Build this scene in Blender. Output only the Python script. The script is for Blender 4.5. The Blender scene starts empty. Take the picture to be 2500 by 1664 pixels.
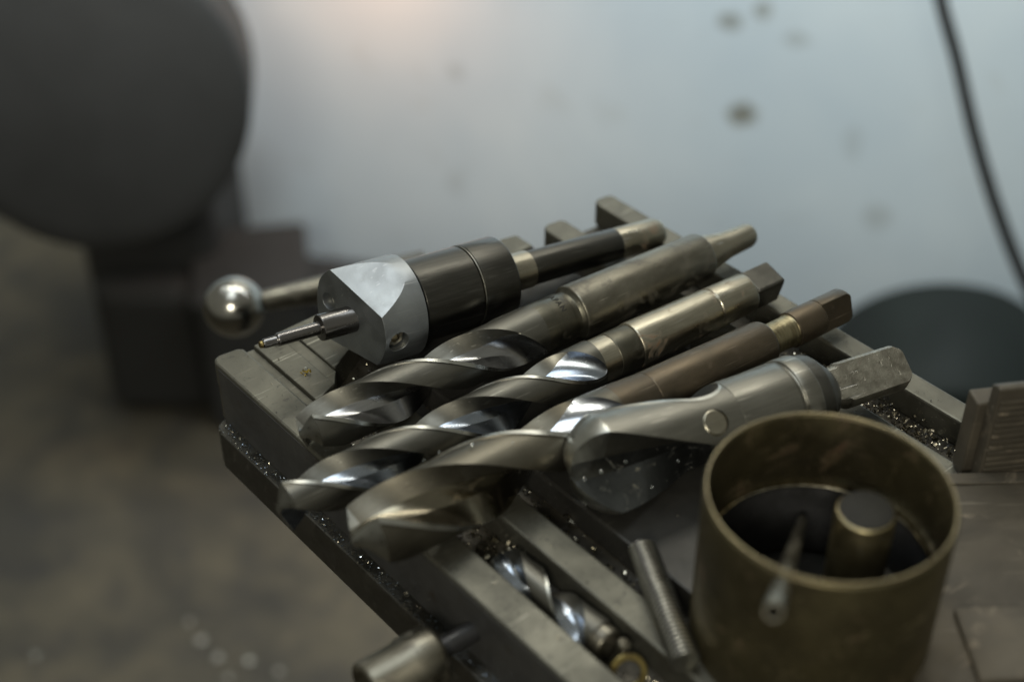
import bpy, bmesh, math, random
from mathutils import Vector, Matrix
from math import sin, cos, pi, radians, sqrt, atan2, tan, acos

random.seed(7)
sc = bpy.context.scene
K = 0.001                                    # the scene is written in millimetres

# ------------------------------------------------------------------ camera
PITCH = radians(37.34)
AZ = radians(49.85)                          # the drills' direction is X, the slots run along Y
FWD = Vector((cos(AZ) * cos(PITCH), sin(AZ) * cos(PITCH), -sin(PITCH)))
HORIZ = Vector((cos(AZ), sin(AZ), 0))
SIDE = Vector((sin(AZ), -cos(AZ), 0))
cam_data = bpy.data.cameras.new('camera')
cam = bpy.data.objects.new('camera', cam_data)
sc.collection.objects.link(cam)
cam.location = (-0.4101, -0.4861, 0.4853)
cam.rotation_euler = (radians(90) - PITCH, 0, AZ - radians(90))
cam_data.sensor_width = 36
cam_data.lens = 51.95
cam_data.clip_start = 0.02
cam_data.clip_end = 60
cam_data.dof.use_dof = True
cam_data.dof.focus_distance = 0.758
cam_data.dof.aperture_fstop = 3.3
sc.camera = cam

# ------------------------------------------------------------------ light
world = bpy.data.worlds.new('World')
sc.world = world
world.use_nodes = True
bg = world.node_tree.nodes['Background']
bg.inputs[0].default_value = (0.88, 0.88, 0.75, 1)
bg.inputs[1].default_value = 0.25


def area(name, loc, target, sx, sy, power, col):
    l = bpy.data.lights.new(name, 'AREA')
    l.shape = 'RECTANGLE'
    l.size = sx
    l.size_y = sy
    l.energy = power
    l.color = col
    o = bpy.data.objects.new(name, l)
    sc.collection.objects.link(o)
    o.location = loc
    d = Vector(target) - Vector(loc)
    o.rotation_euler = d.to_track_quat('-Z', 'Y').to_euler()
    return o


area('workshop_window', (1.50, 1.10, 1.55), (0, 0, 0), 1.9, 1.1, 9, (1.0, 0.98, 0.88))
area('wall_fill', (0.42, 0.40, 1.00), (1.12, 1.20, 0.42), 1.9, 0.6, 43, (0.90, 0.97, 1.0))  # unseen fill, added to brighten the pale wall
area('lamp_behind_viewer', (-1.20, -1.05, 1.05), (0, 0, 0), 0.40, 0.26, 15, (1.0, 0.95, 0.80))
area('warm_wall_lamp', (0.532, 1.035, -0.24), (0.72, 1.14, -0.50), 0.06, 0.06, 0.70, (1.0, 0.46, 0.22))
area('skylight', (-0.15, 0.15, 1.30), (0, 0, 0), 0.80, 0.50, 5.4, (0.88, 0.96, 1.0))
area('tube_lamp', (0.45, 0.55, 1.30), (0, 0, 0), 1.1, 0.07, 6.0, (1.0, 0.97, 0.86))

sc.view_settings.view_transform = 'Standard'
sc.view_settings.look = 'None'
sc.view_settings.exposure = 0.0
sc.view_settings.gamma = 1.0
sc.cycles.max_bounces = 8
sc.cycles.use_denoising = True
sc.cycles.sample_clamp_indirect = 4.0


# ------------------------------------------------------------------ materials
def new_mat(name):
    m = bpy.data.materials.new(name)
    m.use_nodes = True
    nt = m.node_tree
    b = nt.nodes['Principled BSDF']
    return m, nt, b


def ramp(nt, src, p0, p1, c0, c1):
    r = nt.nodes.new('ShaderNodeValToRGB')
    e = r.color_ramp.elements
    e[0].position, e[1].position = p0, p1
    e[0].color = (*c0, 1)
    e[1].color = (*c1, 1)
    nt.links.new(src, r.inputs[0])
    return r.outputs[0]


def noise(nt, vec, scale, detail=4, rough=0.55, dist=0.0):
    n = nt.nodes.new('ShaderNodeTexNoise')
    n.inputs['Scale'].default_value = scale
    n.inputs['Detail'].default_value = detail
    n.inputs['Roughness'].default_value = rough
    n.inputs['Distortion'].default_value = dist
    if vec:
        nt.links.new(vec, n.inputs['Vector'])
    return n.outputs['Fac']


def mapping(nt, src, scale, loc=(0, 0, 0)):
    m = nt.nodes.new('ShaderNodeMapping')
    m.inputs['Scale'].default_value = scale
    m.inputs['Location'].default_value = loc
    nt.links.new(src, m.inputs[0])
    return m.outputs[0]


def mix(nt, fac, a, b, mode='MIX'):
    n = nt.nodes.new('ShaderNodeMix')
    n.data_type = 'RGBA'
    n.blend_type = mode
    for sock, v in ((n.inputs[0], fac), (n.inputs[6], a), (n.inputs[7], b)):
        if hasattr(v, 'is_output'):
            nt.links.new(v, sock)
        elif isinstance(v, (int, float)):
            sock.default_value = v
        else:
            sock.default_value = (*v, 1)
    return n.outputs[2]


def fmath(nt, op, a, b=None):
    n = nt.nodes.new('ShaderNodeMath')
    n.operation = op
    for i, v in enumerate((a, b)):
        if v is None:
            continue
        if hasattr(v, 'is_output'):
            nt.links.new(v, n.inputs[i])
        else:
            n.inputs[i].default_value = v
    return n.outputs[0]


def metal(name, col, col2, rough=(0.3, 0.5), metallic=1.0, stretch=(1, 1, 1), scale=60,
          spots=0.0, spot_col=(0.02, 0.015, 0.01), spot_scale=130, bump=0.15, streak=None, grain=1400, pits=0.0, scratch=0.0):
    """Worn metal: two tones in patches, uneven gloss, brushed streaks, grime spots and pits."""
    m, nt, b = new_mat(name)
    tc = nt.nodes.new('ShaderNodeTexCoord').outputs['Object']
    inf = nt.nodes.new('ShaderNodeObjectInfo')
    add = nt.nodes.new('ShaderNodeVectorMath')
    add.operation = 'ADD'
    nt.links.new(tc, add.inputs[0])
    nt.links.new(inf.outputs['Random'], add.inputs[1])
    tc = add.outputs[0]
    v = mapping(nt, tc, stretch)
    n1 = noise(nt, v, scale, 5, 0.62, 0.4)
    c = ramp(nt, n1, 0.34, 0.68, col, col2)
    if streak:
        vs = mapping(nt, tc, streak)
        n2 = noise(nt, vs, 900, 3, 0.6)
        c = mix(nt, ramp(nt, n2, 0.35, 0.7, (0, 0, 0), (0.45, 0.45, 0.45)), c, tuple(x * 0.55 for x in col))
    if spots > 0:
        n3 = noise(nt, tc, spot_scale, 6, 0.7, 0.8)
        f = ramp(nt, n3, 0.62 - 0.12 * spots, 0.70, (0, 0, 0), (1, 1, 1))
        c = mix(nt, f, c, spot_col)
    else:
        f = None
    sc_h = None
    if scratch > 0:
        # hairline scratches in three directions, in patches
        patch = ramp(nt, noise(nt, tc, 38, 3), 0.42, 0.62, (0, 0, 0), (1, 1, 1))
        for ang, st, off in ((0.5, 60, 3.1), (-0.9, 45, 7.7), (1.9, 75, 1.3)):
            mp = nt.nodes.new('ShaderNodeMapping')
            mp.inputs['Rotation'].default_value = (ang * 0.7, ang * 0.4, ang)
            mp.inputs['Scale'].default_value = (0.05, 1, 1)
            mp.inputs['Location'].default_value = (off, off, off)
            nt.links.new(tc, mp.inputs[0])
            nn = noise(nt, mp.outputs[0], st * 9, 1, 0.4)
            line = ramp(nt, nn, 0.70, 0.76, (0, 0, 0), (1, 1, 1))
            line = fmath(nt, 'MULTIPLY', line, patch)
            sc_h = line if sc_h is None else fmath(nt, 'ADD', sc_h, line)
        c = mix(nt, fmath(nt, 'MULTIPLY', sc_h, scratch), c, tuple(min(0.7, x * 2.4 + 0.05) for x in col))
    nt.links.new(c, b.inputs['Base Color'])
    n4 = noise(nt, v, scale * 2.3, 4, 0.6)
    r = nt.nodes.new('ShaderNodeMapRange')
    r.inputs[1].default_value = 0.3
    r.inputs[2].default_value = 0.7
    r.inputs[3].default_value = rough[0]
    r.inputs[4].default_value = rough[1]
    nt.links.new(n4, r.inputs[0])
    nt.links.new(r.outputs[0], b.inputs['Roughness'])
    b.inputs['Metallic'].default_value = metallic
    if metallic < 0.01:
        b.inputs['Specular IOR Level'].default_value = 0.2
    if f is not None:
        inv = fmath(nt, 'SUBTRACT', 1.0, f)
        nt.links.new(fmath(nt, 'MULTIPLY', inv, metallic), b.inputs['Metallic'])
    hgt = noise(nt, tc, grain, 2, 0.6)
    if streak:
        hgt = fmath(nt, 'ADD', hgt, n2)
    if pits > 0:
        pn = noise(nt, tc, 300, 2, 0.5)
        hgt = fmath(nt, 'ADD', hgt, fmath(nt, 'MULTIPLY', ramp(nt, pn, 0.24, 0.34, (0, 0, 0), (1, 1, 1)), pits))
    if sc_h is not None:
        hgt = fmath(nt, 'SUBTRACT', hgt, sc_h)
    bp = nt.nodes.new('ShaderNodeBump')
    bp.inputs['Strength'].default_value = bump
    bp.inputs['Distance'].default_value = 0.0003
    nt.links.new(hgt, bp.inputs['Height'])
    nt.links.new(bp.outputs[0], b.inputs['Normal'])
    return m


def stained(m, xa, xb, col):
    """the stain ends along the tool: clean metal beyond xb"""
    nt = m.node_tree
    b = nt.nodes['Principled BSDF']
    src = b.inputs['Base Color'].links[0].from_socket
    tc = nt.nodes.new('ShaderNodeTexCoord').outputs['Object']
    sp = nt.nodes.new('ShaderNodeSeparateXYZ')
    nt.links.new(tc, sp.inputs[0])
    mr = nt.nodes.new('ShaderNodeMapRange')
    mr.inputs[1].default_value = xa
    mr.inputs[2].default_value = xb
    nt.links.new(sp.outputs[0], mr.inputs[0])
    nt.links.new(mix(nt, mr.outputs[0], src, col), b.inputs['Base Color'])
    return m


M = {}
M['table'] = metal('table_steel', (0.162, 0.157, 0.128), (0.102, 0.099, 0.082), (0.42, 0.6), 0.85, scale=26, spots=0.35,
                   spot_col=(0.03, 0.027, 0.02), spot_scale=210, bump=0.25, pits=0.5, scratch=0.5)
M['table_side'] = metal('dark_table_side', (0.054, 0.054, 0.052), (0.036, 0.036, 0.036), (0.35, 0.6), 0.3, scale=40,
                        spots=0.2, bump=0.35)
M['dark_land'] = metal('dark_land_steel', (0.055, 0.053, 0.048), (0.032, 0.031, 0.028), (0.35, 0.55), 0.6, scale=24, spots=0.5,
                       spot_col=(0.02, 0.018, 0.015), spot_scale=60, bump=0.3, scratch=0.3)
M['slot'] = metal('slot_floor', (0.05, 0.047, 0.04), (0.10, 0.09, 0.07), (0.35, 0.6), 0.6, scale=40, spots=0.7, bump=0.5)
M['flute'] = metal('polished_flute', (0.42,0.42,0.42), (0.28,0.28,0.28), (0.20,0.30), 1.0, (0.25, 1, 1), 40,
                   bump=0.06, streak=(0.05, 1, 1))
M['flute_blue'] = metal('blue_tinted_flute', (0.42,0.46,0.52), (0.27,0.31,0.37), (0.20,0.30), 1.0, (0.25, 1, 1), 40,
                        bump=0.06, streak=(0.05, 1, 1))
M['flute_brown'] = metal('brown_stained_flute', (0.26,0.235,0.175), (0.15,0.13,0.095), (0.18,0.30), 1.0, (0.4, 1, 1), 30,
                         bump=0.06, streak=(0.05, 1, 1), spots=0.25, spot_col=(0.10, 0.07, 0.03), spot_scale=90)
M['flute_brown'] = stained(M['flute_brown'], 0.085, 0.125, (0.46, 0.49, 0.54))
M['land'] = metal('drill_land', (0.150,0.145,0.125), (0.10,0.097,0.084), (0.36, 0.52), 1.0, (0.3, 1, 1), 60, bump=0.14, scratch=0.35)
M['land_brown'] = metal('drill_land_brown', (0.150,0.138,0.108), (0.10,0.092,0.074), (0.36, 0.52), 1.0, (0.3, 1, 1), 60, bump=0.14, scratch=0.35)
M['edge'] = metal('bright_margin', (0.46,0.46,0.42), (0.36,0.36,0.33), (0.25, 0.4), 1.0, scale=90, bump=0.08)
M['steel_worn'] = metal('worn_shank_steel', (0.245,0.230,0.185), (0.125,0.115,0.09), (0.30, 0.50), 1.0, (0.5, 1, 1), 42,
                        spots=0.8, spot_col=(0.05, 0.042, 0.03), spot_scale=75, bump=0.22, pits=0.8, scratch=0.5)
M['steel_bright'] = metal('bright_shank_steel', (0.42,0.39,0.31), (0.27,0.25,0.195), (0.24, 0.42), 1.0, (0.35, 1, 1), 50,
                          spots=0.42, spot_col=(0.13, 0.075, 0.04), spot_scale=90, bump=0.16, streak=(0.06, 1, 1), scratch=0.4)
M['silver'] = metal('silver_steel', (0.27,0.26,0.225), (0.17,0.165,0.14), (0.30, 0.45), 1.0, (0.3, 1, 1), 45, bump=0.14,
                    streak=(0.05, 1, 1), scratch=0.5)
M['collar'] = metal('dark_collar', (0.090, 0.087, 0.069), (0.135, 0.126, 0.097), (0.34, 0.5), 1.0, scale=60, spots=0.2, bump=0.15, scratch=0.4)
M['rust'] = metal('rusty_brown_steel', (0.120,0.095,0.065), (0.080,0.066,0.048), (0.34, 0.5), 0.9, (0.5, 1, 1), 55,
                  spots=0.3, spot_col=(0.05, 0.035, 0.02), spot_scale=160, bump=0.25, scratch=0.5)
M['scratched'] = metal('scratched_neck', (0.360, 0.320, 0.202), (0.160, 0.128, 0.072), (0.25, 0.45), 1.0, (6, 1, 1), 60,
                       bump=0.45, streak=(1.6, 0.2, 0.2))
M['black_steel'] = metal('blackened_steel', (0.075, 0.073, 0.065), (0.105, 0.10, 0.088), (0.28, 0.42), 1.0, (0.3, 1, 1), 50,
                         bump=0.14, streak=(0.05, 1, 1), scratch=0.5)
M['dark_steel'] = metal('dark_grey_steel', (0.12, 0.115, 0.10), (0.08, 0.077, 0.067), (0.35, 0.55), 1.0, scale=60, bump=0.2, spots=0.2)
M['head'] = metal('satin_cutter_steel', (0.34, 0.36, 0.37), (0.26, 0.275, 0.285), (0.42, 0.54), 1.0, scale=40, bump=0.10, scratch=0.25)
M['pin'] = metal('polished_pin', (0.20, 0.19, 0.185), (0.13, 0.125, 0.12), (0.20, 0.34), 1.0, (0.3, 1, 1), 70, bump=0.08)
M['rough_tang'] = metal('battered_tang', (0.40,0.38,0.32), (0.21,0.195,0.16), (0.34, 0.55), 1.0, scale=110, spots=0.5,
                        spot_col=(0.06, 0.045, 0.03), spot_scale=160, bump=0.8, pits=1.0, scratch=0.6)
M['spade_dark'] = metal('dark_scoop', (0.17, 0.18, 0.185), (0.10, 0.105, 0.105), (0.30, 0.42), 1.0, scale=45, bump=0.2, spots=0.25,
                        spot_col=(0.2, 0.19, 0.15), spot_scale=120)
M['brass'] = metal('old_bronze', (0.135,0.115,0.062), (0.075,0.064,0.040), (0.38,0.55), 0.9, scale=22, spots=0.6,
                   spot_col=(0.060, 0.034, 0.020), spot_scale=48, bump=0.25, pits=0.4, scratch=0.5)
M['brass_rim'] = metal('bronze_rim', (0.36, 0.31, 0.19), (0.20, 0.17, 0.11), (0.32, 0.5), 1.0, scale=50, bump=0.2)
M['post_brass'] = metal('bright_bronze', (0.48, 0.41, 0.24), (0.30, 0.25, 0.15), (0.30, 0.45), 1.0, scale=40, bump=0.2, scratch=0.4)
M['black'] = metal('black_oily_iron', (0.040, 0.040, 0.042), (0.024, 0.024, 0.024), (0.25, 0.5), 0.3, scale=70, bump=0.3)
M['chip'] = metal('steel_swarf', (0.62, 0.58, 0.46), (0.14, 0.12, 0.09), (0.12, 0.3), 1.0, scale=300, bump=0.1)
M['chip_dark'] = metal('oily_swarf', (0.10, 0.09, 0.07), (0.30, 0.27, 0.2), (0.10, 0.25), 0.9, scale=300, bump=0.1)
M['chip_blue'] = metal('blued_swarf', (0.34, 0.40, 0.48), (0.06, 0.075, 0.10), (0.12, 0.3), 1.0, scale=300, bump=0.1)
M['gold'] = metal('brass_chip', (0.75, 0.55, 0.10), (0.55, 0.38, 0.06), (0.15, 0.3), 1.0, scale=300, bump=0.1)
M['chrome'] = metal('chromed_ball', (0.42,0.41,0.38), (0.27,0.26,0.23), (0.16, 0.26), 1.0, scale=30, bump=0.05)
M['ink'] = metal('letter_and_dark_top', (0.018, 0.017, 0.015), (0.025, 0.024, 0.02), (0.6, 0.7), 0.0, bump=0.05)
M['block'] = metal('brown_cast_block', (0.100,0.086,0.064), (0.055,0.048,0.037), (0.5, 0.65), 0.35, scale=25, spots=0.3,
                   spot_col=(0.2, 0.165, 0.12), spot_scale=35, bump=0.4, scratch=0.4)
M['paint_dark'] = metal('dark_grey_paint', (0.030, 0.030, 0.029), (0.024, 0.024, 0.023), (0.5, 0.65), 0.0, scale=8, bump=0.1)
M['paint_teal'] = metal('dark_teal_paint', (0.009, 0.012, 0.011), (0.011, 0.015, 0.013), (0.6, 0.75), 0.0, scale=8, bump=0.1)
M['speck'] = metal('bright_speck', (0.85, 0.88, 0.85), (0.6, 0.62, 0.6), (0.08, 0.15), 1.0, scale=300, bump=0.0)
M['dull_brass'] = metal('dull_brass', (0.42, 0.34, 0.12), (0.20, 0.15, 0.07), (0.3, 0.45), 1.0, scale=120, bump=0.2)
M['rubber'] = metal('black_rubber', (0.014, 0.016, 0.016), (0.018, 0.019, 0.019), (0.5, 0.6), 0.0, scale=20, bump=0.1)


def floor_material():
    m, nt, b = new_mat('oily_workshop_floor')
    tc = nt.nodes.new('ShaderNodeTexCoord').outputs['Object']
    n1 = noise(nt, tc, 5.5, 5, 0.6, 0.5)
    c = ramp(nt, n1, 0.36, 0.64, (0.033, 0.029, 0.021), (0.088, 0.073, 0.046))
    n2 = noise(nt, tc, 17, 3, 0.6)
    c = mix(nt, ramp(nt, n2, 0.5, 0.66, (0, 0, 0), (0.5, 0.5, 0.5)), c, (0.024, 0.022, 0.020))
    nt.links.new(c, b.inputs['Base Color'])
    b.inputs['Roughness'].default_value = 0.7
    bp = nt.nodes.new('ShaderNodeBump')
    bp.inputs['Strength'].default_value = 0.4
    bp.inputs['Distance'].default_value = 0.003
    nt.links.new(noise(nt, tc, 90, 4), bp.inputs['Height'])
    nt.links.new(bp.outputs[0], b.inputs['Normal'])
    return m


def wall_material():
    """Pale blue-white paint with grease stains, a bluer scuffed band and faint clouding."""
    m, nt, b = new_mat('stained_white_paint')
    tc = nt.nodes.new('ShaderNodeTexCoord').outputs['Object']
    n1 = noise(nt, tc, 3.0, 4, 0.55, 0.3)
    c = ramp(nt, n1, 0.3, 0.7, (0.47, 0.56, 0.62), (0.58, 0.655, 0.69))
    n2 = noise(nt, tc, 14, 4, 0.6, 0.3)
    c = mix(nt, ramp(nt, n2, 0.60, 0.72, (0, 0, 0), (0.22, 0.22, 0.22)), c, (0.36, 0.37, 0.33))
    # grease stains: (x, z, radius x, radius z, strength) on the panel
    for (x, z, rx, rz, k) in STAINS:
        mp = mapping(nt, tc, (1 / rx, 0.0, 1 / rz), (-x / rx, 0, -z / rz))
        ln = nt.nodes.new('ShaderNodeVectorMath')
        ln.operation = 'LENGTH'
        nt.links.new(mp, ln.inputs[0])
        d = fmath(nt, 'ADD', ln.outputs['Value'], fmath(nt, 'MULTIPLY', fmath(nt, 'SUBTRACT', noise(nt, tc, 45, 3), 0.5), 1.1))
        c = mix(nt, ramp(nt, d, 0.55, 1.1, (k, k, k), (0, 0, 0)), c, (0.13, 0.12, 0.075))
    nt.links.new(c, b.inputs['Base Color'])
    b.inputs['Roughness'].default_value = 0.5
    return m


# ------------------------------------------------------------------ object helpers
def link(o, parent=None):
    sc.collection.objects.link(o)
    if parent:
        o.parent = parent
    return o


def thing(name, label, cat, loc=(0, 0, 0), rot=(0, 0, 0), group=None):
    o = bpy.data.objects.new(name, None)
    o.empty_display_size = 0.01
    link(o)
    o.location = Vector(loc) * K
    o.rotation_euler = rot
    o['label'] = label
    o['category'] = cat
    if group:
        o['group'] = group
    return o


def tag(o, label=None, cat=None, group=None, kind=None):
    for k, v in (('label', label), ('category', cat), ('group', group), ('kind', kind)):
        if v:
            o[k] = v
    return o


def finish(name, bm, mats, parent=None, angle=30, smooth=True, loc=None, rot=None, bevel=0, seg=2):
    me = bpy.data.meshes.new(name)
    bmesh.ops.recalc_face_normals(bm, faces=bm.faces[:])
    bm.to_mesh(me)
    bm.free()
    for m in (mats if isinstance(mats, (list, tuple)) else [mats]):
        me.materials.append(m)
    if smooth:
        me.shade_smooth()
        me.set_sharp_from_angle(angle=radians(angle))
    o = bpy.data.objects.new(name, me)
    link(o, parent)
    if loc:
        o.location = Vector(loc) * K
    if rot:
        o.rotation_euler = rot
    if bevel:
        md = o.modifiers.new('bevel', 'BEVEL')
        md.width = bevel * K
        md.segments = seg
        md.limit_method = 'ANGLE'
        md.angle_limit = radians(35)
        md.harden_normals = False
    return o


def box(bm, x0, x1, y0, y1, z0, z1, mi=0):
    vs = [bm.verts.new(Vector((x, y, z)) * K) for x in (x0, x1) for y in (y0, y1) for z in (z0, z1)]
    for q in ((0, 1, 3, 2), (4, 6, 7, 5), (0, 4, 5, 1), (2, 3, 7, 6), (0, 2, 6, 4), (1, 5, 7, 3)):
        f = bm.faces.new([vs[i] for i in q])
        f.material_index = mi


def prism(bm, pts, z0, z1):
    """vertical prism over a plan outline"""
    a = [bm.verts.new(Vector((x, y, z0)) * K) for x, y in pts]
    b = [bm.verts.new(Vector((x, y, z1)) * K) for x, y in pts]
    n = len(pts)
    bm.faces.new(a)
    bm.faces.new(b)
    for i in range(n):
        bm.faces.new((a[i], a[(i + 1) % n], b[(i + 1) % n], b[i]))


def chamfered(prof, c=0.5):
    """cut small chamfers into the corners of a lathe profile so edges catch the light"""
    out = [prof[0]]
    for i in range(1, len(prof) - 1):
        a, p, b = Vector(prof[i - 1]), Vector(prof[i]), Vector(prof[i + 1])
        u, v = a - p, b - p
        if u.length < 1e-6 or v.length < 1e-6:
            continue
        ang = u.angle(v)
        if ang > radians(150) or p.y < 0.01:
            out.append(tuple(p))
            continue
        k = min(c, u.length * 0.4, v.length * 0.4)
        out += [tuple(p + u.normalized() * k), tuple(p + v.normalized() * k)]
    out.append(prof[-1])
    return out


def lathe_bm(prof, seg=72, close=False, axis='X', ch=0.4):
    """prof = [(along, radius)...] turned about X (or Z)"""
    if ch:
        if close:
            prof = [prof[-1]] + list(prof) + [prof[0]]
            prof = chamfered(prof, ch)[1:-1]
        else:
            prof = chamfered(prof, ch)
    bm = bmesh.new()
    rings = []
    for (x, r) in prof:
        if r < 1e-4:
            p = (x, 0, 0) if axis == 'X' else (0, 0, x)
            rings.append([bm.verts.new(Vector(p) * K)])
            continue
        rg = []
        for i in range(seg):
            a = 2 * pi * i / seg
            p = (x, r * cos(a), r * sin(a)) if axis == 'X' else (r * cos(a), r * sin(a), x)
            rg.append(bm.verts.new(Vector(p) * K))
        rings.append(rg)
    pairs = list(zip(rings[:-1], rings[1:]))
    if close:
        pairs.append((rings[-1], rings[0]))
    for A, B in pairs:
        for i in range(seg):
            j = (i + 1) % seg
            if len(A) == 1 and len(B) == 1:
                break
            if len(A) == 1:
                bm.faces.new((A[0], B[i], B[j]))
            elif len(B) == 1:
                bm.faces.new((A[i], B[0], A[j]))
            else:
                bm.faces.new((A[i], B[i], B[j], A[j]))
    return bm


def lathe(name, prof, mat, parent=None, seg=72, close=False, axis='X', ch=0.4, **kw):
    return finish(name, lathe_bm(prof, seg, close, axis, ch), mat, parent, **kw)


def cut(bm, co, no, mi=None):
    """slice the mesh by a plane, drop the side no points to, cap the hole"""
    g = bm.verts[:] + bm.edges[:] + bm.faces[:]
    r = bmesh.ops.bisect_plane(bm, geom=g, dist=1e-7, plane_co=Vector(co) * K, plane_no=no, clear_outer=True)
    ed = [e for e in r['geom_cut'] if isinstance(e, bmesh.types.BMEdge)]
    if ed:
        f = bmesh.ops.holes_fill(bm, edges=ed, sides=0)['faces']
        for q in f:
            if mi is not None:
                q.material_index = mi
    return bm


def tube(bm, pts, radii, seg=12, cap=True):
    prev = None
    up = Vector((0, 0, 1))
    n = len(pts)
    for i, p in enumerate(pts):
        p = Vector(p)
        t = (Vector(pts[min(i + 1, n - 1)]) - Vector(pts[max(i - 1, 0)])).normalized()
        a = t.cross(up)
        if a.length < 1e-3:
            a = t.cross(Vector((1, 0, 0)))
        a.normalize()
        b = t.cross(a)
        r = radii[i] if isinstance(radii, (list, tuple)) else radii
        rg = [bm.verts.new((p + (a * cos(2 * pi * k / seg) + b * sin(2 * pi * k / seg)) * r) * K) for k in range(seg)]
        if prev:
            for k in range(seg):
                bm.faces.new((prev[k], prev[(k + 1) % seg], rg[(k + 1) % seg], rg[k]))
        elif cap:
            bm.faces.new(rg)
        prev = rg
    if cap:
        bm.faces.new(prev)


def twist_bm(R, L, pitch, roll, c0=1.05, rf=0.90, runout=40, margin=9, relief=0.955, point=59, NF=30, NL=26, rings=230, hand=1, taper=None, ball=None):
    """Fluted body of a twist drill, point at x=0. Faces: 0 land, 1 flute, 2 margin."""
    bm = bmesh.new()
    xs = []
    tipl = R / tan(radians(point)) * 1.0
    for i in range(26):
        xs.append(tipl * 1.05 * (i / 26) ** 1.0)
    for i in range(rings + 1):
        xs.append(tipl * 1.05 + (L - tipl * 1.05) * i / rings)
    x1 = L - runout
    prev = None
    first = None
    for x in xs:
        c = c0
        if x > x1:
            u = (x - x1) / (L - x1)
            c = c0 + (1 + rf - c0) * (u ** 1.8)
        cphi = min(1.0, (1 + c * c - rf * rf) / (2 * c))
        phi = acos(cphi)
        al = radians(roll) + hand * 2 * pi * x / pitch
        ring = []
        mats = []
        for k in (0, 1):
            for i in range(NF):
                t = -phi + 2 * phi * i / NF
                s = c * sin(t)
                r = c * cos(t) - sqrt(max(0.0, rf * rf - s * s))
                r = min(r, 1.0)
                ring.append((r, al + k * pi + t))
                mats.append(1)
            a0, a1 = phi, pi - phi
            m = radians(margin)
            stops = [a0 + 1e-4, a0 + m, a0 + m + 0.03]
            rest = [a0 + m + 0.03 + (a1 - a0 - m - 0.03) * j / (NL - 2) for j in range(1, NL - 2)]
            u = 0.0 if x <= x1 else min(1.0, ((x - x1) / (L - x1)))
            rl = relief + (1 - relief) * u
            for j, a in enumerate(stops + rest):
                rr = 1.0 if j < 2 else rl
                ring.append((rr, al + k * pi + a))
                mats.append(2 if j < 1 else 0)
        rc = max(0.02, x * tan(radians(point)))
        if ball:
            rc = max(0.02, R * sqrt(max(0.0, 1 - (1 - min(1.0, x / ball)) ** 2))) if x < ball else R * 2
        Rx = R
        if taper:
            Rx = R * (1 + (taper[2] - 1) * min(1, max(0, (x - taper[0]) / (taper[1] - taper[0]))))
        vs = []
        for q_, (r, a) in enumerate(ring):
            if r * Rx > rc * 1.001 and x > 0.1:
                mats[q_] = 2
            r = min(r * Rx, rc)
            vs.append(bm.verts.new(Vector((x, r * cos(a), r * sin(a))) * K))
        if prev:
            n = len(vs)
            for i in range(n):
                f = bm.faces.new((prev[i], prev[(i + 1) % n], vs[(i + 1) % n], vs[i]))
                f.material_index = mats[i]
        else:
            bm.faces.new(vs)
        prev = vs
    bm.faces.new(prev)
    return bm


def bool_cut(o, bm):
    """drill the given shape out of an object's mesh"""
    bmesh.ops.recalc_face_normals(bm, faces=bm.faces[:])
    me = bpy.data.meshes.new('tmp')
    bm.to_mesh(me)
    bm.free()
    c = bpy.data.objects.new('tmp', me)
    sc.collection.objects.link(c)
    keep = o.parent
    o.parent = None
    md = o.modifiers.new('hole', 'BOOLEAN')
    md.operation = 'DIFFERENCE'
    md.solver = 'EXACT'
    md.object = c
    bpy.context.view_layer.update()
    ev = o.evaluated_get(bpy.context.evaluated_depsgraph_get())
    new = bpy.data.meshes.new_from_object(ev)
    o.modifiers.clear()
    o.data = new
    o.parent = keep
    new.shade_smooth()
    new.set_sharp_from_angle(angle=radians(25))
    bpy.data.objects.remove(c)


def place(o, p, q):
    """aim a thing's X axis from p towards q (mm)"""
    d = (Vector(q) - Vector(p)).normalized()
    o.location = Vector(p) * K
    az = atan2(d.y, d.x)
    el = math.asin(d.z)
    o.rotation_euler = (0, -el, az)


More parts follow.
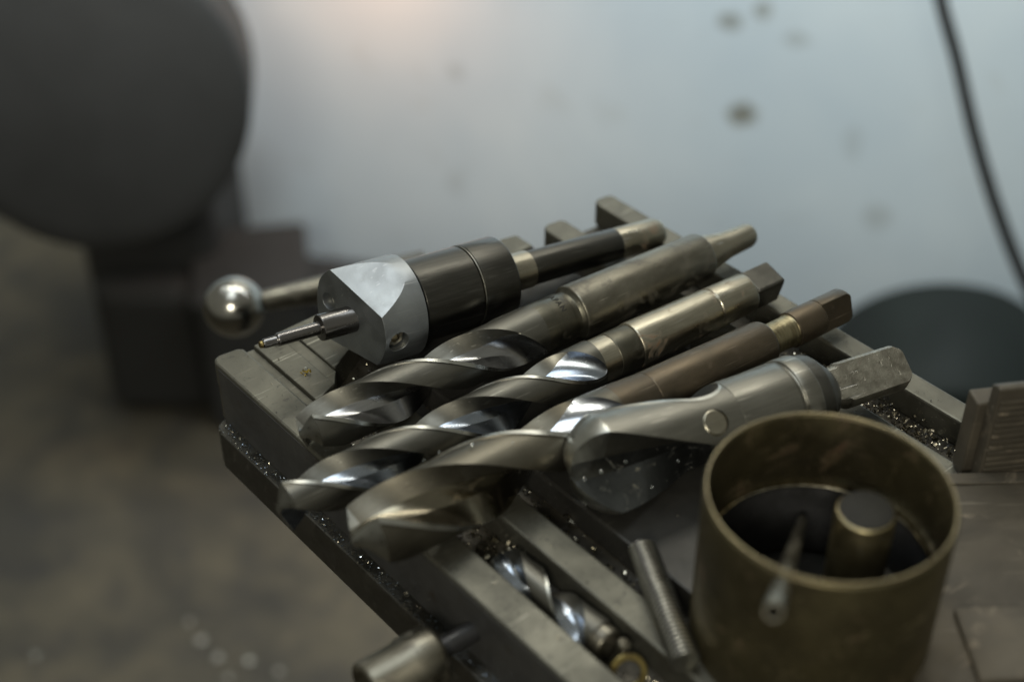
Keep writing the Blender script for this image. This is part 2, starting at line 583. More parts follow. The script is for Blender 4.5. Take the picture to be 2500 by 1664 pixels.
def swarf(name, label, boxes, mats, parent=None, size=(0.6, 2.2), curl=True):
    """thin bent strips and flakes of cut metal scattered in the given areas (x0,x1,y0,y1,z,count[,pile])"""
    bm = bmesh.new()
    for bx in boxes:
        x0, x1, y0, y1, z, n = bx[:6]
        pile = bx[6] if len(bx) > 6 else 2.0
        for _ in range(n):
            x = random.uniform(x0, x1)
            y = random.uniform(y0, y1)
            s = random.uniform(*size)
            zz = z + random.random() ** 2 * pile
            rot = Matrix.Rotation(random.uniform(0, 2 * pi), 3, 'Z') @ Matrix.Rotation(random.uniform(-0.9, 0.9), 3, 'X')
            mi = random.randrange(len(mats))
            if curl and random.random() < 0.6:
                cr = s * random.uniform(0.35, 0.8)
                w = s * random.uniform(0.25, 0.6)
                n_ = 6
                arc = random.uniform(1.5, 4.5)
                pr = None
                for i in range(n_ + 1):
                    a = arc * i / n_
                    A = rot @ Vector((cr * cos(a), -w / 2 + i * w * 0.12, cr * sin(a) + cr * 0.8))
                    B = rot @ Vector((cr * cos(a), w / 2 + i * w * 0.12, cr * sin(a) + cr * 0.8))
                    cur = (bm.verts.new((Vector((x, y, zz)) + A) * K), bm.verts.new((Vector((x, y, zz)) + B) * K))
                    if pr:
                        f = bm.faces.new((pr[0], pr[1], cur[1], cur[0]))
                        f.material_index = mi
                    pr = cur
            else:
                w = s * random.uniform(0.3, 0.8)
                pts = [rot @ Vector(p) for p in ((-s / 2, -w / 2, 0.1), (s / 2, -w / 3, 0.25 * s), (s / 3, w / 2, 0.1), (-s / 3, w / 2, 0.3 * s))]
                vs = [bm.verts.new((Vector((x, y, zz)) + p) * K) for p in pts]
                for q in ((0, 1, 2), (0, 2, 3)):
                    f = bm.faces.new([vs[i] for i in q])
                    f.material_index = mi
    me = bpy.data.meshes.new(name)
    bm.to_mesh(me)
    bm.free()
    for m in mats:
        me.materials.append(m)
    o = bpy.data.objects.new(name, me)
    link(o, parent)
    o['kind'] = 'stuff'
    if label:
        o['label'] = label
    return o


STUD_A, STUD_B = (-59.9, -162.3, 6.8), (-89.8, -217.5, 6.8)
TUBE_A, TUBE_B = (-109.0, -272.5, 92.0), (-9.6, -209.8, 30.0)
BLK_A = ((94, -232, 0.4), 61)
BLK_B = ((-45.2, -308.3, 0.3),)
# ================================================================== SETTING
FLOOR_Z = -900.0
bm = bmesh.new()
bmesh.ops.create_grid(bm, x_segments=1, y_segments=1, size=6.0)
o = finish('floor', bm, floor_material(), smooth=False, loc=(0, 0, FLOOR_Z))
tag(o, kind='structure')


def at(fwd, side, z):
    """a point in mm: fwd metres ahead of the viewer along the ground, side metres to the right"""
    p = Vector((cam.location.x, cam.location.y, 0)) + HORIZ * fwd + SIDE * side
    return (p.x * 1000, p.y * 1000, z)


STAINS = [
    (0.8387, 0.5479, 0.0184, 0.0167, 0.60), (0.8807, 0.5700, 0.0157, 0.0140, 0.55), (0.9286, 0.5374, 0.0249, 0.0116, 0.30),
    (0.8688, 0.4165, 0.0252, 0.0200, 0.80), (1.0676, 0.2984, 0.0245, 0.0262, 0.25), (0.4479, 0.4053, 0.0157, 0.0138, 0.25),
    (1.0175, 0.4031, 0.0154, 0.0341, 0.16), (0.4447, 0.2196, 0.0194, 0.0292, 0.15),
]
bm = bmesh.new()
box(bm, -1800, 3000, 0, 40, 0, 1250)
o = finish('wall', bm, wall_material(), smooth=False, loc=at(2.08, -0.5, FLOOR_Z), rot=(0, 0, AZ - radians(90 + 20.75)))
tag(o, kind='structure')


# ================================================================== TABLE
YN = -420.0


def yend(x):
    return 92 - (x + 133) * 0.075


table = thing('slotted_table', 'dark steel machine table with parallel slots and a stepped oily edge carrying the drills', 'machine table')


def land(x0, x1, z1=0.0, z0=-15.9, y1=None, rnd=5.0, mat='table'):
    e0 = (yend(x0) if y1 is None else y1)
    e1 = (yend(x1) if y1 is None else y1 - (x1 - x0) * 0.075)
    pts = [(x0, YN), (x1, YN), (x1, e1 - rnd * 0.5), (x1 - rnd * 0.5, e1), (x0 + rnd, e0), (x0 + rnd * 0.3, e0 - rnd * 0.3), (x0, e0 - rnd)]
    bm = bmesh.new()
    prism(bm, pts, z0, z1)
    return finish('table_land', bm, M[mat], table, smooth=False, bevel=1.3, seg=2)


land(-133, -114.5)
land(-91.5, -75, y1=4)
land(-58, 69, y1=84, mat='dark_land')  # middle land coloured near-black, in place of a recessed pit
land(86.3, 102.6)
land(129.5, 144.2, y1=77, z1=0.2)

# body below the lands, its floor is the bottom of the slots
bm = bmesh.new()
prism(bm, [(-132.6, YN), (143.8, YN), (143.8, 71), (-127, 91.2), (-131.5, 89.5), (-132.6, 86)], -38, -16)
finish('table_body', bm, [M['slot']], table, smooth=False)
for f in bpy.data.objects['table_body'].data.polygons:
    pass
# thin dark sheet on the outer side: its dim floor reflection put into colour
bm = bmesh.new()
box(bm, -133.4, -132.7, YN, 84, -38, -2.2)
finish('dark_side_sheet', bm, M['table_side'], table, smooth=False)
bm = bmesh.new()
prism(bm, [(-141, YN), (150, YN), (150, 66), (-134, 86), (-139, 83), (-141, 77)], -63, -38.1)
finish('lower_ledge', bm, M['dark_steel'], table, smooth=False, bevel=1.0)
bm = bmesh.new()
prism(bm, [(-70, -380), (110, -380), (110, -20), (-70, -5)], FLOOR_Z, -63.1)
finish('pedestal', bm, M['paint_dark'], table, smooth=False, bevel=6)

# end cap: stepped plate closing the first slots at the far end
cap_steps = [(-114.2, -108.5, -3.4), (-108.5, -93.5, -0.9), (-93.5, -86.5, -1.8), (-86.5, -58.4, -0.3)]
for i, (x0, x1, z) in enumerate(cap_steps):
    def y_in(x):      # the cut-out edge facing the drills
        return 24 + (x + 114) * 0.30 if x < -92 else 40 + (x + 92) * 0.55
    y0, y1 = y_in(x0), y_in(x1)
    if i == 1:
        y0, y1 = 27, 33
    if i == 2:
        y0, y1 = 33, 42
    bm = bmesh.new()
    ptsc = [(x0, y0), (x1, y1), (x1, yend(x1) - 2), (x0, yend(x0) - 2)]
    prism(bm, ptsc, -15.9, z)
    finish('end_step', bm, M['table'], table, smooth=False, bevel=0.5)
# raised lip behind the drills
bm = bmesh.new()
prism(bm, [(-100, 80), (-96, 86), (-60, 86), (-60, 80)], -0.2, 2.6)
finish('end_lip', bm, M['table'], table, smooth=False, bevel=1.2)
bm = bmesh.new()
prism(bm, [(52, 62), (68, 61), (68, 77), (52, 80)], -0.1, 1.6)
finish('end_lip', bm, M['table'], table, smooth=False, bevel=1.0)

# swarf lying in slots and on the ledge: parts of the mess, nobody could count it
o = swarf('metal_swarf', None, [
    (103.5, 129, -320, -60, -15.8, 1100, 5.5), (103.5, 128, -190, -120, -15.8, 450, 6),
    (70, 86, -320, 60, -15.8, 260, 3), (-75, -58, -300, 60, -15.8, 300, 3),
], [M['chip_dark'], M['black'], M['chip_dark'], M['chip']])
tag(o, 'dark oily curls of cut metal lying in the right-hand slots of the table', 'swarf')
o = swarf('metal_swarf', None, [
    (-91, -76, 16, 38, -15.8, 160, 9), (-114, -92, -90, 30, -15.8, 330, 3.5), (-114, -92, -115, -80, -15.8, 160, 5),
    (-113, -93, -300, -115, -15.8, 300, 2),
], [M['chip_dark'], M['chip'], M['chip_dark']])
tag(o, 'glinting swarf in the slot along the left edge of the table', 'swarf')
o = swarf('metal_swarf', None, [
    (-140.6, -134, -400, 80, -37.9, 2600, 0.8),
], [M['chip_blue'], M['chip_blue'], M['chip_dark'], M['chip']], size=(0.25, 0.9))
tag(o, 'fine blue-black glittering chips spread along the lower ledge', 'swarf')
o = swarf('metal_swarf', None, [
    (104, 128, -250, -100, -15.5, 130, 7), (-90, -77, 16, 36, -15.5, 16, 8), (-113, -93, -118, -80, -15.5, 26, 5), (-74, -59, -240, -100, -15.5, 40, 3),
], [M['chip_dark'], M['chip'], M['chip_dark']], size=(2.0, 5.0))
tag(o, 'larger curled ribbons of swarf lying on the chips in the slots', 'swarf')
o = swarf('metal_swarf', None, [
    (-112, -60, 30, 86, 0.1, 26, 0.3), (-132, -115, -240, 88, 0.15, 45, 0.2), (-90, -76, -240, 0, 0.15, 45, 0.2),
    (-58, 60, -240, 30, 0.15, 60, 0.2), (87, 102, -240, 0, 0.15, 50, 0.2), (130, 144, -240, 60, 0.25, 50, 0.2),
], [M['chip_dark'], M['chip'], M['black']], size=(0.3, 1.1))
tag(o, 'sparse tiny chips scattered on the flat tops of the table', 'swarf')


# ================================================================== TOOLS
# ---- piloted cutter on its holder
t1 = thing('piloted_countersink', 'grey two-faced cutter head with a stepped pilot pin on a black holder, farthest tool', 'countersink')
place(t1, (-125.5, 46.0, 33.0), (122.2, 17.4, 9.0))
lathe('pilot_pin', [(0, 0), (0, 2.1), (1.2, 2.6), (7.5, 2.6), (8, 3.3), (9, 3.45), (31.5, 3.45), (32, 6.9), (33, 7.1), (54, 7.1), (55, 7.6), (62, 7.6), (62, 0)],
      M['pin'], t1, seg=48, ch=0.25)
lathe('pin_tip', [(-1.6, 0), (-1.6, 1.7), (-0.2, 2.1), (-0.2, 0)], M['dull_brass'], t1, seg=32, ch=0.2)
HR = 27.5
bm = lathe_bm([(45, 0), (45, HR), (81, HR), (81, 0)], 128, ch=0.0)
dens = bm.edges[:]
for nrm, base in (((-0.39, -0.28, 1.0), (54, -24, 13.3)), ((-0.39, -0.19, -0.98), (51, -22, -15.5))):
    cut(bm, base, Vector(nrm).normalized())
cut(bm, (50, 0, 0), Vector((-1, -0.2, 0)).normalized())
hd = finish('cutter_head', bm, M['head'], t1, angle=20)
bm = lathe_bm([(HR - 7, 0), (HR - 7, 5.6), (HR + 6, 5.9), (HR + 6, 0)], 40, axis='Z', ch=0)
bmesh.ops.transform(bm, matrix=Matrix.Translation(Vector((63.5, 0, 0)) * K) @ Matrix.Rotation(radians(94), 4, 'X'), verts=bm.verts[:])
bool_cut(hd, bm)
bm = lathe_bm([(40, 0), (40, 5.0), (54, 4.8), (54, 0)], 36, ch=0)
bmesh.ops.translate(bm, vec=Vector((0, 17.5, 2.0)) * K, verts=bm.verts[:])
bool_cut(hd, bm)
md = hd.modifiers.new('bevel', 'BEVEL')
md.width = 0.45 * K
md.segments = 2
md.limit_method = 'ANGLE'
md.angle_limit = radians(25)
# hexagon-socket screws down in the two holes of the head
def socket_screw(mat, r):
    bm = lathe_bm([(0, 0), (0, r), (2.6, r), (3.0, r * 0.85), (3.0, r * 0.55), (0.6, r * 0.5), (0.6, 0)], 6, ch=0)
    return finish('socket_screw', bm, mat, hd, smooth=False)


scw = socket_screw(M['steel_bright'], 5.2)
scw.matrix_local = Matrix.Rotation(radians(94), 4, 'X') @ Matrix.Translation(Vector((63.5, 0, HR - 6.8)) * K) @ Matrix.Rotation(radians(-90), 4, 'Y')
scw2 = socket_screw(M['steel_bright'], 4.6)
scw2.matrix_local = Matrix.Translation(Vector((53.6, 17.5, 2.0)) * K) @ Matrix.Rotation(radians(180), 4, 'Z')
lathe('barrel', [(78, 0), (78, 20), (84, 20.8), (84.5, 22.6), (119, 22.8), (119.3, 21.8), (120.6, 21.8), (121, 0)], M['black_steel'], t1, ch=0.35)
lathe('barrel_collar', [(120.7, 0), (120.7, 22.9), (121.3, 23.1), (141.5, 23.2), (142.5, 22.4), (142.6, 0)], M['black_steel'], t1, ch=0.3)
lathe('seam_ring', [(119.6, 21), (119.6, 22.9), (120.1, 23.15), (120.5, 22.9), (120.5, 21)], M['silver'], t1, ch=0.1)
lathe('neck', [(141, 0), (141, 10.6), (162, 10.6), (162, 0)], M['steel_bright'], t1, ch=0.4)
lathe('holder_shaft', [(161.5, 0), (161.5, 9.3), (162.5, 9.9), (223, 9.4), (223.5, 9), (223.5, 0)], M['black_steel'], t1, ch=0.4)
lathe('shaft_end', [(223.2, 0), (223.2, 8.9), (224, 9.2), (252, 9.0), (256, 7.0), (256, 0)], M['steel_bright'], t1, ch=0.5)

# ---- drill stamped JAPAN
d2 = thing('taper_shank_drill', 'twist drill stamped JAPAN with a thick worn grey shank and round narrow tail', 'drill bit',
           group='taper shank drills lying across the table')
place(d2, (-139.5, -5.3, 14.0), (164.6, -25.6, 14.4))
bm = twist_bm(14.2, 143, 146, 135 - 360 * 38 / 146, point=68, runout=36)
finish('fluted_body', bm, [M['land'], M['flute'], M['edge']], d2, angle=28)
lathe('drill_neck', [(142.7, 0), (142.7, 14.1), (151, 14.1), (151.2, 13.9), (161.8, 13.9), (162.4, 13.0), (165.5, 13.2), (167.4, 15.2), (167.4, 0)], M['collar'], d2, ch=0.12)
lathe('shank', [(167.2, 0), (167.2, 15.3), (168.4, 16.0), (260, 13.8), (262, 12.8), (262, 0)], M['steel_worn'], d2, ch=0.5)
bm = lathe_bm([(261.8, 0), (261.8, 10.9), (266, 10.6), (274, 9.0), (281, 7.9), (297, 7.2), (300, 6.0), (300.5, 0)], 48, ch=0.6)
finish('tang', bm, M['steel_bright'], d2)
# stamped word running round the neck
cu = bpy.data.curves.new('stamp', 'FONT')
cu.body = 'JAPAN'
cu.size = 4.6
cu.offset = 0.09
cu.space_character = 1.18
cu.resolution_u = 3
tmp = bpy.data.objects.new('stamp_tmp', cu)
sc.collection.objects.link(tmp)
bpy.context.view_layer.update()
me = bpy.data.meshes.new_from_object(tmp.evaluated_get(bpy.context.evaluated_depsgraph_get()))
bpy.data.objects.remove(tmp)
w = max(v.co.x for v in me.vertices)
for v in me.vertices:
    tx, ty = v.co.x, v.co.y
    phi = radians(34) - (w - tx) / 13.9
    v.co = Vector((155.3 + ty, -14.02 * sin(phi), 14.02 * cos(phi))) * K
me.materials.append(M['ink'])
stamp = bpy.data.objects.new('stamped_word', me)
link(stamp, bpy.data.objects['drill_neck'])

# ---- second drill: polished shank
d3 = thing('taper_shank_drill', 'twist drill with shiny polished shank, dark collar and black square tail', 'drill bit',
           group='taper shank drills lying across the table')
place(d3, (-176.0, -41.5, 13.0), (133.9, -63.4, 12.6))
bm = twist_bm(13.2, 184.5, 130, 135 - 360 * 46 / 130, point=68, runout=30, c0=1.06)
finish('fluted_body', bm, [M['land'], M['flute_blue'], M['edge']], d3, angle=28)
lathe('silver_ring', [(184, 0), (184, 12.3), (195.5, 12.3), (195.5, 0)], M['steel_bright'], d3, ch=0.15)
lathe('collar', [(195.3, 0), (195.3, 12.1), (195.8, 12.5), (209.5, 12.5), (210, 12.0), (210, 0)], M['collar'], d3, ch=0.2)
lathe('shank', [(209.8, 0), (209.8, 12.3), (210.8, 13.0), (265.5, 11.9), (265.8, 11.3), (266.5, 11.3), (266.9, 11.9), (292, 11.3), (293.5, 10.0), (293.5, 0)], M['steel_bright'], d3, ch=0.35)
bm = bmesh.new()
box(bm, 293, 313, -8.2, 8.2, -8.5, 8.5)
bmesh.ops.rotate(bm, verts=bm.verts[:], cent=(0, 0, 0), matrix=Matrix.Rotation(radians(14), 3, 'X'))
finish('tang', bm, M['dark_steel'], d3, smooth=False, bevel=1.6, seg=3)

# ---- third drill: rusty shank
d4 = thing('taper_shank_drill', 'thick twist drill with rusty brown shank and scratched thin neck before a flat-sided tail', 'drill bit',
           group='taper shank drills lying across the table')
place(d4, (-165.0, -85.5, 19.5), (149.4, -105.6, 14.5))
bm = twist_bm(19.0, 150, 200, 135 - 360 * 48 / 200, point=64, runout=40, c0=1.10, rf=0.93, taper=(85, 150, 0.80))
finish('fluted_body', bm, [M['land_brown'], M['flute_brown'], M['edge']], d4, angle=28)
lathe('drill_neck', [(149, 0), (149, 15.3), (150.5, 15.3), (172, 13.9), (172, 0)], M['rust'], d4, ch=0.2)
lathe('shank', [(171.7, 0), (171.7, 13.4), (172.5, 14.0), (251, 12.4), (253, 11.0), (253, 0)], M['rust'], d4, ch=0.4)
lathe('scratched_neck', [(252.7, 0), (252.7, 8.8), (255, 8.6), (270, 8.6), (271, 9.2), (271, 0)], M['scratched'], d4, ch=0.3)
lathe('tail', [(270.8, 0), (270.8, 9.6), (271.8, 10.0), (291, 9.8), (291, 0)], M['rust'], d4, ch=0.6)
bm = lathe_bm([(290.8, 0), (290.8, 9.8), (310, 9.6), (313, 8.0), (313, 0)], 64, ch=0.6)
nf = Matrix.Rotation(radians(72), 3, 'X') @ Vector((0, 0, 1))
cut(bm, Vector((300, 0, 0)) + nf * 5.2, nf)
finish('tail_flat', bm, M['rust'], d4)

# ---- big silver insert drill
d5 = thing('insert_drill', 'big silver drill with flared collar, dark scooped nose and battered pale tail', 'drill bit')
place(d5, (-66, -119, 24.5), (118.8, -160.4, 17.5))
bm = twist_bm(25.5, 86, 330, 140, c0=1.06, rf=0.95, runout=24, point=40, margin=6, relief=0.985, rings=110, taper=(0, 86, 0.80), ball=26)
hd5 = finish('fluted_head', bm, [M['silver'], M['spade_dark'], M['edge']], d5, angle=28)
prof = [(85.5, 0), (85.5, 20.6), (100, 21.0), (118, 22.0), (118.6, 21.5), (120, 21.5), (120.6, 22.6), (129, 22.9), (130, 22.4), (130, 0)]
fb = lathe('flared_body', prof, M['silver'], d5, ch=0.4)
pr = Matrix.Rotation(radians(38), 4, 'X')
bm = lathe_bm([(19.0, 0), (19.0, 6.6), (30, 7.0), (30, 0)], 40, axis='Z', ch=0)
bmesh.ops.transform(bm, matrix=pr @ Matrix.Translation(Vector((70, 0, 0)) * K), verts=bm.verts[:])
bool_cut(hd5, bm)
bm = lathe_bm([(18.8, 0), (18.8, 6.5), (19.8, 6.5), (20.4, 5.6), (20.4, 0)], 40, axis='Z', ch=0)
ins = finish('insert_seat', bm, M['steel_bright'], d5)
ins.matrix_local = pr @ Matrix.Translation(Vector((70, 0, 0)) * K)
lathe('back_collar', [(129.8, 0), (129.8, 22.0), (137, 21.2), (144, 15.0), (147, 12), (147, 0)], M['dark_steel'], d5, ch=0.4)
bm = lathe_bm([(146.5, 0), (146.5, 10.3), (154, 10.6), (155, 12.0), (190, 11.8), (194, 9.5), (194, 0)], 40, ch=0.8)
cut(bm, (160, 0, 8.4), Matrix.Rotation(radians(35), 3, 'X') @ Vector((0, 0, 1)))
finish('tail', bm, M['rough_tang'], d5, angle=40)

# droplets and crumbs of metal clinging to the tools
bm = bmesh.new()
for (x, y, z, r) in ((-96.2, -85.7, 37.6, 0.8), (-80.6, -96.1, 37.0, 0.4), (-117.6, -77.1, 34.7, 0.4), (-107.8, -75.8, 33.0, 0.5),
                     (-65.0, -138.6, 39.6, 0.7), (-52.0, -140.9, 39.6, 0.5), (-73.5, -137.0, 39.0, 0.5), (-42.7, -149.4, 24.6, 0.5), (-27.9, -150.5, 32.6, 0.4)):
    bmesh.ops.create_icosphere(bm, subdivisions=2, radius=r * K, matrix=Matrix.Translation(Vector((x, y, z)) * K))
o = finish('metal_droplets', bm, M['speck'])
tag(o, 'tiny shining droplets and crumbs clinging to the two thickest drills', 'droplets', kind='stuff')
o = swarf('brass_chip', None, [(-102.5, -99, 47.5, 51, -0.8, 9, 1.2)], [M['gold'], M['gold'], M['chip']], size=(1.0, 2.4))
tag(o, 'yellow glinting curl of brass on the flat end of the table under the pilot pin', 'brass chip')

# ---- bronze ring
ring = thing('bronze_bush', 'large upright bronze bush with a pale worn rim and dark bore', 'bush', (-36, -239, 0))
RO, RI = 50.4, 48.2
lathe('bush_wall', [(0.3, 49.0), (0.3, RO), (80, RO), (81, RO - 1), (81, RI + 0.8), (80.2, RI), (41, RI), (40, RI + 0.5), (0.3, RI + 0.5)],
      M['brass'], ring, seg=128, close=True, axis='Z', ch=0.3)
lathe('rim', [(80.9, RO - 1.2), (81.5, RO - 1.0), (81.8, RO - 1.6), (81.8, RI + 1.2), (81.2, RI + 0.6), (80.9, RI + 0.8)], M['brass_rim'], ring, seg=128, close=True, axis='Z', ch=0.1)
lathe('black_lower_bore', [(2, RI - 0.6), (2, RI + 0.8), (39, RI + 0.8), (40.5, RI - 0.4), (39.5, RI - 0.9)], M['black'], ring, seg=128, close=True, axis='Z', ch=0.2)  # lower inner wall of the bush, drawn black

lathe('snap_ring', [(40.6, RI - 1.6), (40.6, RI - 0.1), (42.2, RI - 0.1), (42.2, RI - 1.6)], M['chip'], ring, seg=128, close=True, axis='Z', ch=0.3)
post = thing('bronze_post', 'round bronze pin standing upright inside the bush', 'pin', (-14.5, -243, 0.3))
lathe('post_body', [(0, 0), (0, 12.5), (60, 12.5), (61, 11.8), (61, 0)], M['post_brass'], post, axis='Z', ch=0.4)

lathe('post_dark_top', [(61.0, 0), (61.0, 11.6), (61.8, 11.0), (61.8, 0)], M['ink'], post, axis='Z', ch=0.3)  # black disc added over the top, so it sinks into the dark bore
# leaning tube
o = thing('leaning_tube', 'thin pale steel tube leaning out over the rim of the bronze bush', 'tube')
tp = lathe('tube_wall', [(0, 2.6), (0, 3.6), (1, 4.0), (16, 3.9), (128, 2.2), (128, 0.6), (3, 2.4)], M['steel_worn'], o, seg=32, close=True, ch=0.2)

place(o, TUBE_A, TUBE_B)

# ================================================================== BITS IN THE FOREGROUND
# ---- threaded stud
stud = thing('threaded_stud', 'steel threaded stud lying slanted beside the bronze bush', 'threaded stud')
place(stud, STUD_A, STUD_B)
prof = [(0, 0), (0, 3.6)]
L = 68
x = 0.6
bm = bmesh.new()
seg, turns, p, r0, r1 = 36, 46, 2.4, 5.4, 6.7
prev = None
steps = turns * seg
vs = {}
N = int(L / p)
rows = []
for i in range(N * 4 + 1):
    xx = i * p / 4
    rows.append(xx)
for xx in rows:
    rg = []
    for k in range(seg):
        a = 2 * pi * k / seg
        ph = (xx / p - k / seg) % 1.0
        r = r0 + (r1 - r0) * (1 - abs(2 * ph - 1))
        rg.append(bm.verts.new(Vector((xx, r * cos(a), r * sin(a))) * K))
    if prev:
        for k in range(seg):
            f = bm.faces.new((prev[k], prev[(k + 1) % seg], rg[(k + 1) % seg], rg[k]))
            mid = ((xx - p / 8) / p - (k + 0.5) / seg) % 1.0
            f.material_index = 1 if mid < 0.27 or mid > 0.73 else 0
    else:
        bm.faces.new(rg)
    prev = rg
bm.faces.new(prev)
finish('thread', bm, [M['edge'], M['black']], stud, angle=18)

# ---- small drill in the slot
sd = thing('small_twist_drill', 'small shiny twist drill lying in the slot at the front edge', 'drill bit')
place(sd, (-104.5, -112.0, -7.5), (-101, -205, -7.5))
bm = twist_bm(9.0, 68, 80, 60, runout=14, rings=150)
finish('fluted_body', bm, [M['land'], M['flute_blue'], M['edge']], sd, angle=28)
lathe('shank', [(67.5, 0), (67.5, 7.9), (73, 7.9), (74, 7.2), (74, 0)], M['steel_worn'], sd, ch=0.4)

# ---- clamp bolt sticking out of the table side
kb = thing('clamp_bolt', 'round battered steel bolt head poking out of the side of the table', 'bolt')
place(kb, (-190, -128, -22), (-132, -131, -22))
lathe('bolt_head', [(2.5, 0), (2.5, 9.5), (0, 11.0), (0, 12.4), (1.4, 13.2), (20, 13.2), (21.5, 14.0), (34, 14.0), (37, 12), (37, 0)], M['steel_worn'], kb, ch=0.5)
lathe('bolt_stem', [(36.5, 0), (36.5, 5), (57, 5), (57, 0)], M['black'], kb, ch=0.3)

# ---- ball lever
bl = thing('ball_lever', 'worn chrome ball knob on a tapered lever beyond the table end', 'lever')
p0 = at(0.809, -0.188, -102.8)
p1 = at(0.86, -0.10, -116)
place(bl, p0, p1)
bm = bmesh.new()
bmesh.ops.create_uvsphere(bm, u_segments=64, v_segments=40, radius=20.8 * K)
finish('ball_knob', bm, M['chrome'], bl)
lathe('lever_arm', [(18, 0), (18, 6.5), (22, 7), (60, 9.0), (119, 10), (119, 0)], M['steel_worn'], bl, ch=0.3)
sup = lathe('lever_hub', [(118, 0), (118, 13), (146, 13), (146, 0)], M['dark_steel'], bl, ch=1.5)
bl_end = Vector(p0) + (Vector(p1) - Vector(p0)).normalized() * 132
st = thing('lever_stand', 'dark steel upright carrying the ball lever behind the table', 'stand', (bl_end.x, bl_end.y, FLOOR_Z))
lathe('upright', [(0, 0), (0, 60), (12, 60), (14, 11), (-FLOOR_Z + bl_end.z - 14, 11), (-FLOOR_Z + bl_end.z - 14, 0)], M['dark_steel'], st, axis='Z', ch=1)

# ---- swivel wheel of odd bits by the slot: a yellow washer, a peg
ws = thing('yellow_washer', 'small yellow washer lying in the front slot past the small drill', 'washer', (-103.6, -199.5, -10.5))
ws.rotation_euler = (radians(58), radians(-10), radians(-20))
lathe('washer_ring', [(0, 5.5), (0, 8.5), (1.5, 8.5), (1.5, 5.5)], M['dull_brass'], ws, close=True, axis='Z', ch=0.3)
pg = thing('steel_peg', 'short pale steel peg standing tilted at the end of the front slot', 'peg')
place(pg, (-104.5, -190, -13), (-99.4, -194.5, 3))
lathe('peg_body', [(0, 0), (0, 1.6), (11, 1.6), (11.5, 3.1), (14.5, 3.1), (15, 2.6), (15, 0)], M['steel_worn'], pg, seg=32, ch=0.3)
rod = thing('bright_rod', 'thin bright steel rod lying at the very bottom beside the bush', 'rod')
place(rod, (-62, -196, 2.6), (-78, -262, 2.6))
lathe('rod_body', [(0, 0), (0.8, 2.2), (70, 2.4), (70, 0)], M['silver'], rod, seg=32, ch=0.3)

# ================================================================== RIGHT-HAND BLOCKS
def cast_block(name, label, loc, rotz, sx, sy, sz, grooves):
    t = thing(name, label, 'machine block', loc, (0, 0, rotz))
    bm = bmesh.new()
    if grooves:
        prof = [(0, 0), (8, 0), (8, sz - 3), (3, sz), (0, sz)]
        L_ = [bm.verts.new(Vector((0, y, z)) * K) for y, z in prof]
        R_ = [bm.verts.new(Vector((sx, y, z)) * K) for y, z in prof]
        bm.faces.new(L_)
        bm.faces.new(R_)
        for q in range(5):
            bm.faces.new((L_[q], L_[(q + 1) % 5], R_[(q + 1) % 5], R_[q]))
    else:
        box(bm, 0, sx, 0, sy, 0, sz)
    finish('block_body', bm, M['block'], t, smooth=False, bevel=1.0, seg=2)
    if grooves:
        first = None
        n = int((sz - 4) / 3.4)
        for i in range(n):
            if first is None:
                bm = bmesh.new()
                box(bm, 1.5, sx - 1.5, -0.9, 0.2, 0, 1.7)
                first = finish('serration', bm, M['block'], t, smooth=False, bevel=0.4)
                r = first
            else:
                r = first.copy()
                link(r, t)
            r.location = Vector((0, 0, 1.2 + i * 3.4)) * K
    return t


BLK_ROT = AZ - radians(90)
ja = cast_block('serrated_jaw', 'dark brown jaw block with a ribbed face behind the bush at the right edge', BLK_A[0], BLK_ROT + radians(9), 90, 14, BLK_A[1], True)
bm = bmesh.new()
box(bm, -4, 88, 8.5, 20, 0, 46)
finish('jaw_back', bm, M['block'], ja, smooth=False, bevel=1.2)
bb = cast_block('base_block', 'brown smooth lower plate in front of the ribbed jaw at the right edge', BLK_B[0], BLK_ROT + radians(2), 172, 147, 10, False)

bm = bmesh.new()
box(bm, 1.5, 148, 138, 145.5, 10.0, 11.2)
finish('raised_strip', bm, M['block'], bb, smooth=False, bevel=0.8)
bm = bmesh.new()
box(bm, 26, 148, 20, 60, 10.0, 13.5)
finish('raised_pad', bm, M['block'], bb, smooth=False, bevel=1.2)

# ================================================================== BACKGROUND
# big round housing, upper left
dr = thing('round_housing', 'large dark grey round machine housing blurred at the upper left', 'machine housing', at(1.44, -0.462, -292))
dr.rotation_euler = (0, radians(12), AZ + radians(8))
lathe('drum_shell', [(3, 0), (3, 145), (14, 172), (30, 174), (180, 174), (190, 168), (190, 0)], M['paint_dark'], dr, seg=96, ch=4)
pd = thing('housing_pedestal', 'dark boxy pedestal standing on the floor under the round housing', 'pedestal', at(1.70, -0.60, FLOOR_Z), (0, 0, BLK_ROT))
bm = bmesh.new()
box(bm, 0, 190, 0, 260, 0, 400)
box(bm, 20, 170, -60, -0.5, 0, 220)
finish('pedestal_body', bm, M['paint_dark'], pd, smooth=False, bevel=34, seg=4)
tcr = thing('tool_crate', 'dull dark crate on the floor beside the housing pedestal', 'crate', at(1.60, -0.425, FLOOR_Z), (0, 0, BLK_ROT + radians(9)))
bm = bmesh.new()
box(bm, 0, 150, 0, 170, 0, 215)
finish('crate_body', bm, M['paint_dark'], tcr, smooth=False, bevel=14, seg=3)
bm = bmesh.new()
box(bm, -6, 156, -6, 176, 216, 232)
finish('crate_lid', bm, M['paint_dark'], tcr, smooth=False, bevel=7, seg=2)
cb = thing('low_cabinet', 'low dark box on the floor against the pale wall behind the ball lever', 'cabinet', at(1.76, -0.395, FLOOR_Z), (0, 0, BLK_ROT - radians(12)))
bm = bmesh.new()
box(bm, 0, 480, 0, 110, 0, 138)
finish('cabinet_body', bm, M['paint_dark'], cb, smooth=False, bevel=10, seg=3)
bm = bmesh.new()
box(bm, 30, 450, -6, -0.4, 20, 118)
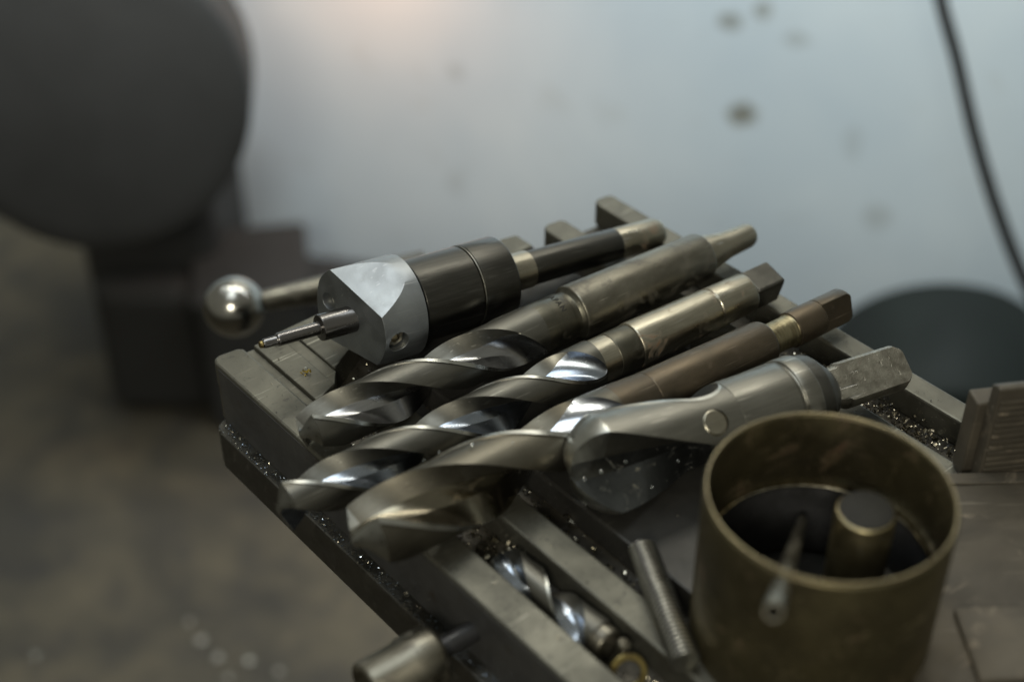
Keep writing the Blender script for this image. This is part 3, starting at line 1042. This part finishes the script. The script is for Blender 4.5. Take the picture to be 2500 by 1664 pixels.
finish('cabinet_door', bm, M['paint_dark'], cb, smooth=False, bevel=2)

tw = thing('round_teal_drum', 'dark teal round drum blurred behind the table at the right', 'drum', at(1.34, 0.525, -722))
tw.rotation_euler = (0, radians(-15), AZ - radians(6))
lathe('drum_rim', [(-10, 0), (-10, 108), (0, 138), (12, 142), (160, 142), (170, 138), (170, 0)], M['paint_teal'], tw, seg=96, ch=4)
lathe('drum_hub', [(-24, 0), (-24, 26), (-18, 30), (-9, 32), (-9, 0)], M['paint_teal'], tw, seg=48, ch=2)
tb = thing('teal_cabinet', 'dark teal cabinet on the floor carrying the round drum', 'cabinet', at(1.40, 0.36, FLOOR_Z), (0, 0, BLK_ROT))
bm = bmesh.new()
box(bm, 0, 620, 30, 330, 0, 80)
finish('cabinet_body', bm, M['paint_teal'], tb, smooth=False, bevel=10, seg=3)

# hanging hose on the right
cpts = [(0.46, 1.52, 700), (0.45, 1.51, 350), (0.445, 1.50, 60), (0.443, 1.49, -40), (0.445, 1.482, -127.3), (0.450, 1.449, -170.8), (0.466, 1.413, -217.9), (0.484, 1.366, -279.5), (0.507, 1.319, -341.1), (0.537, 1.272, -402.7), (0.575, 1.228, -460.7), (0.621, 1.189, -511.5), (0.70, 1.15, -600), (0.80, 1.13, -740), (0.9, 1.12, -880)]
fine = []
for i in range(len(cpts) - 1):
    a, b = Vector(cpts[max(i - 1, 0)]), Vector(cpts[i])
    c, d = Vector(cpts[i + 1]), Vector(cpts[min(i + 2, len(cpts) - 1)])
    for k in range(6):
        t = k / 6
        q = 0.5 * ((2 * b) + (c - a) * t + (2 * a - 5 * b + 4 * c - d) * t * t + (3 * b - a - 3 * c + d) * t ** 3)
        fine.append(at(q.y, q.x, q.z))
bm = bmesh.new()
tube(bm, fine, 7.2, 16)
o = finish('hanging_hose', bm, M['rubber'])
tag(o, 'black rubber hose hanging in a curve in front of the pale wall', 'hose')

FLOORCHIPS = ((1.213, -0.380, 8), (1.186, -0.355, 8), (1.181, -0.318, 9), (1.242, -0.399, 6), (1.188, -0.576, 7), (1.154, -0.338, 6), (1.164, -0.279, 6))
# bright crumbs on the floor
for i, (f, s, r) in enumerate(FLOORCHIPS):
    x, y, z = at(f, s, FLOOR_Z)
    bm = bmesh.new()
    bmesh.ops.create_icosphere(bm, subdivisions=1, radius=r * K * 0.9)
    for v in bm.verts:
        v.co.z = v.co.z * 0.4 + 0.0022
        v.co.x *= random.uniform(0.7, 1.2)
    o = finish('floor_chip', bm, M['silver'], smooth=False, loc=(x, y, z))
    tag(o, ('pale floor chip farthest right of the row below the table edge', 'middle pale floor chip of the close group left of the clamp bolt', 'pale floor chip nearest the clamp bolt', 'pale floor chip highest up the brown floor', 'pale floor chip farthest left on the brown floor', 'dim floor chip lying alone below centre left', 'pale floor chip tucked against the table edge')[i], 'chip', 'pale chips scattered on the floor')
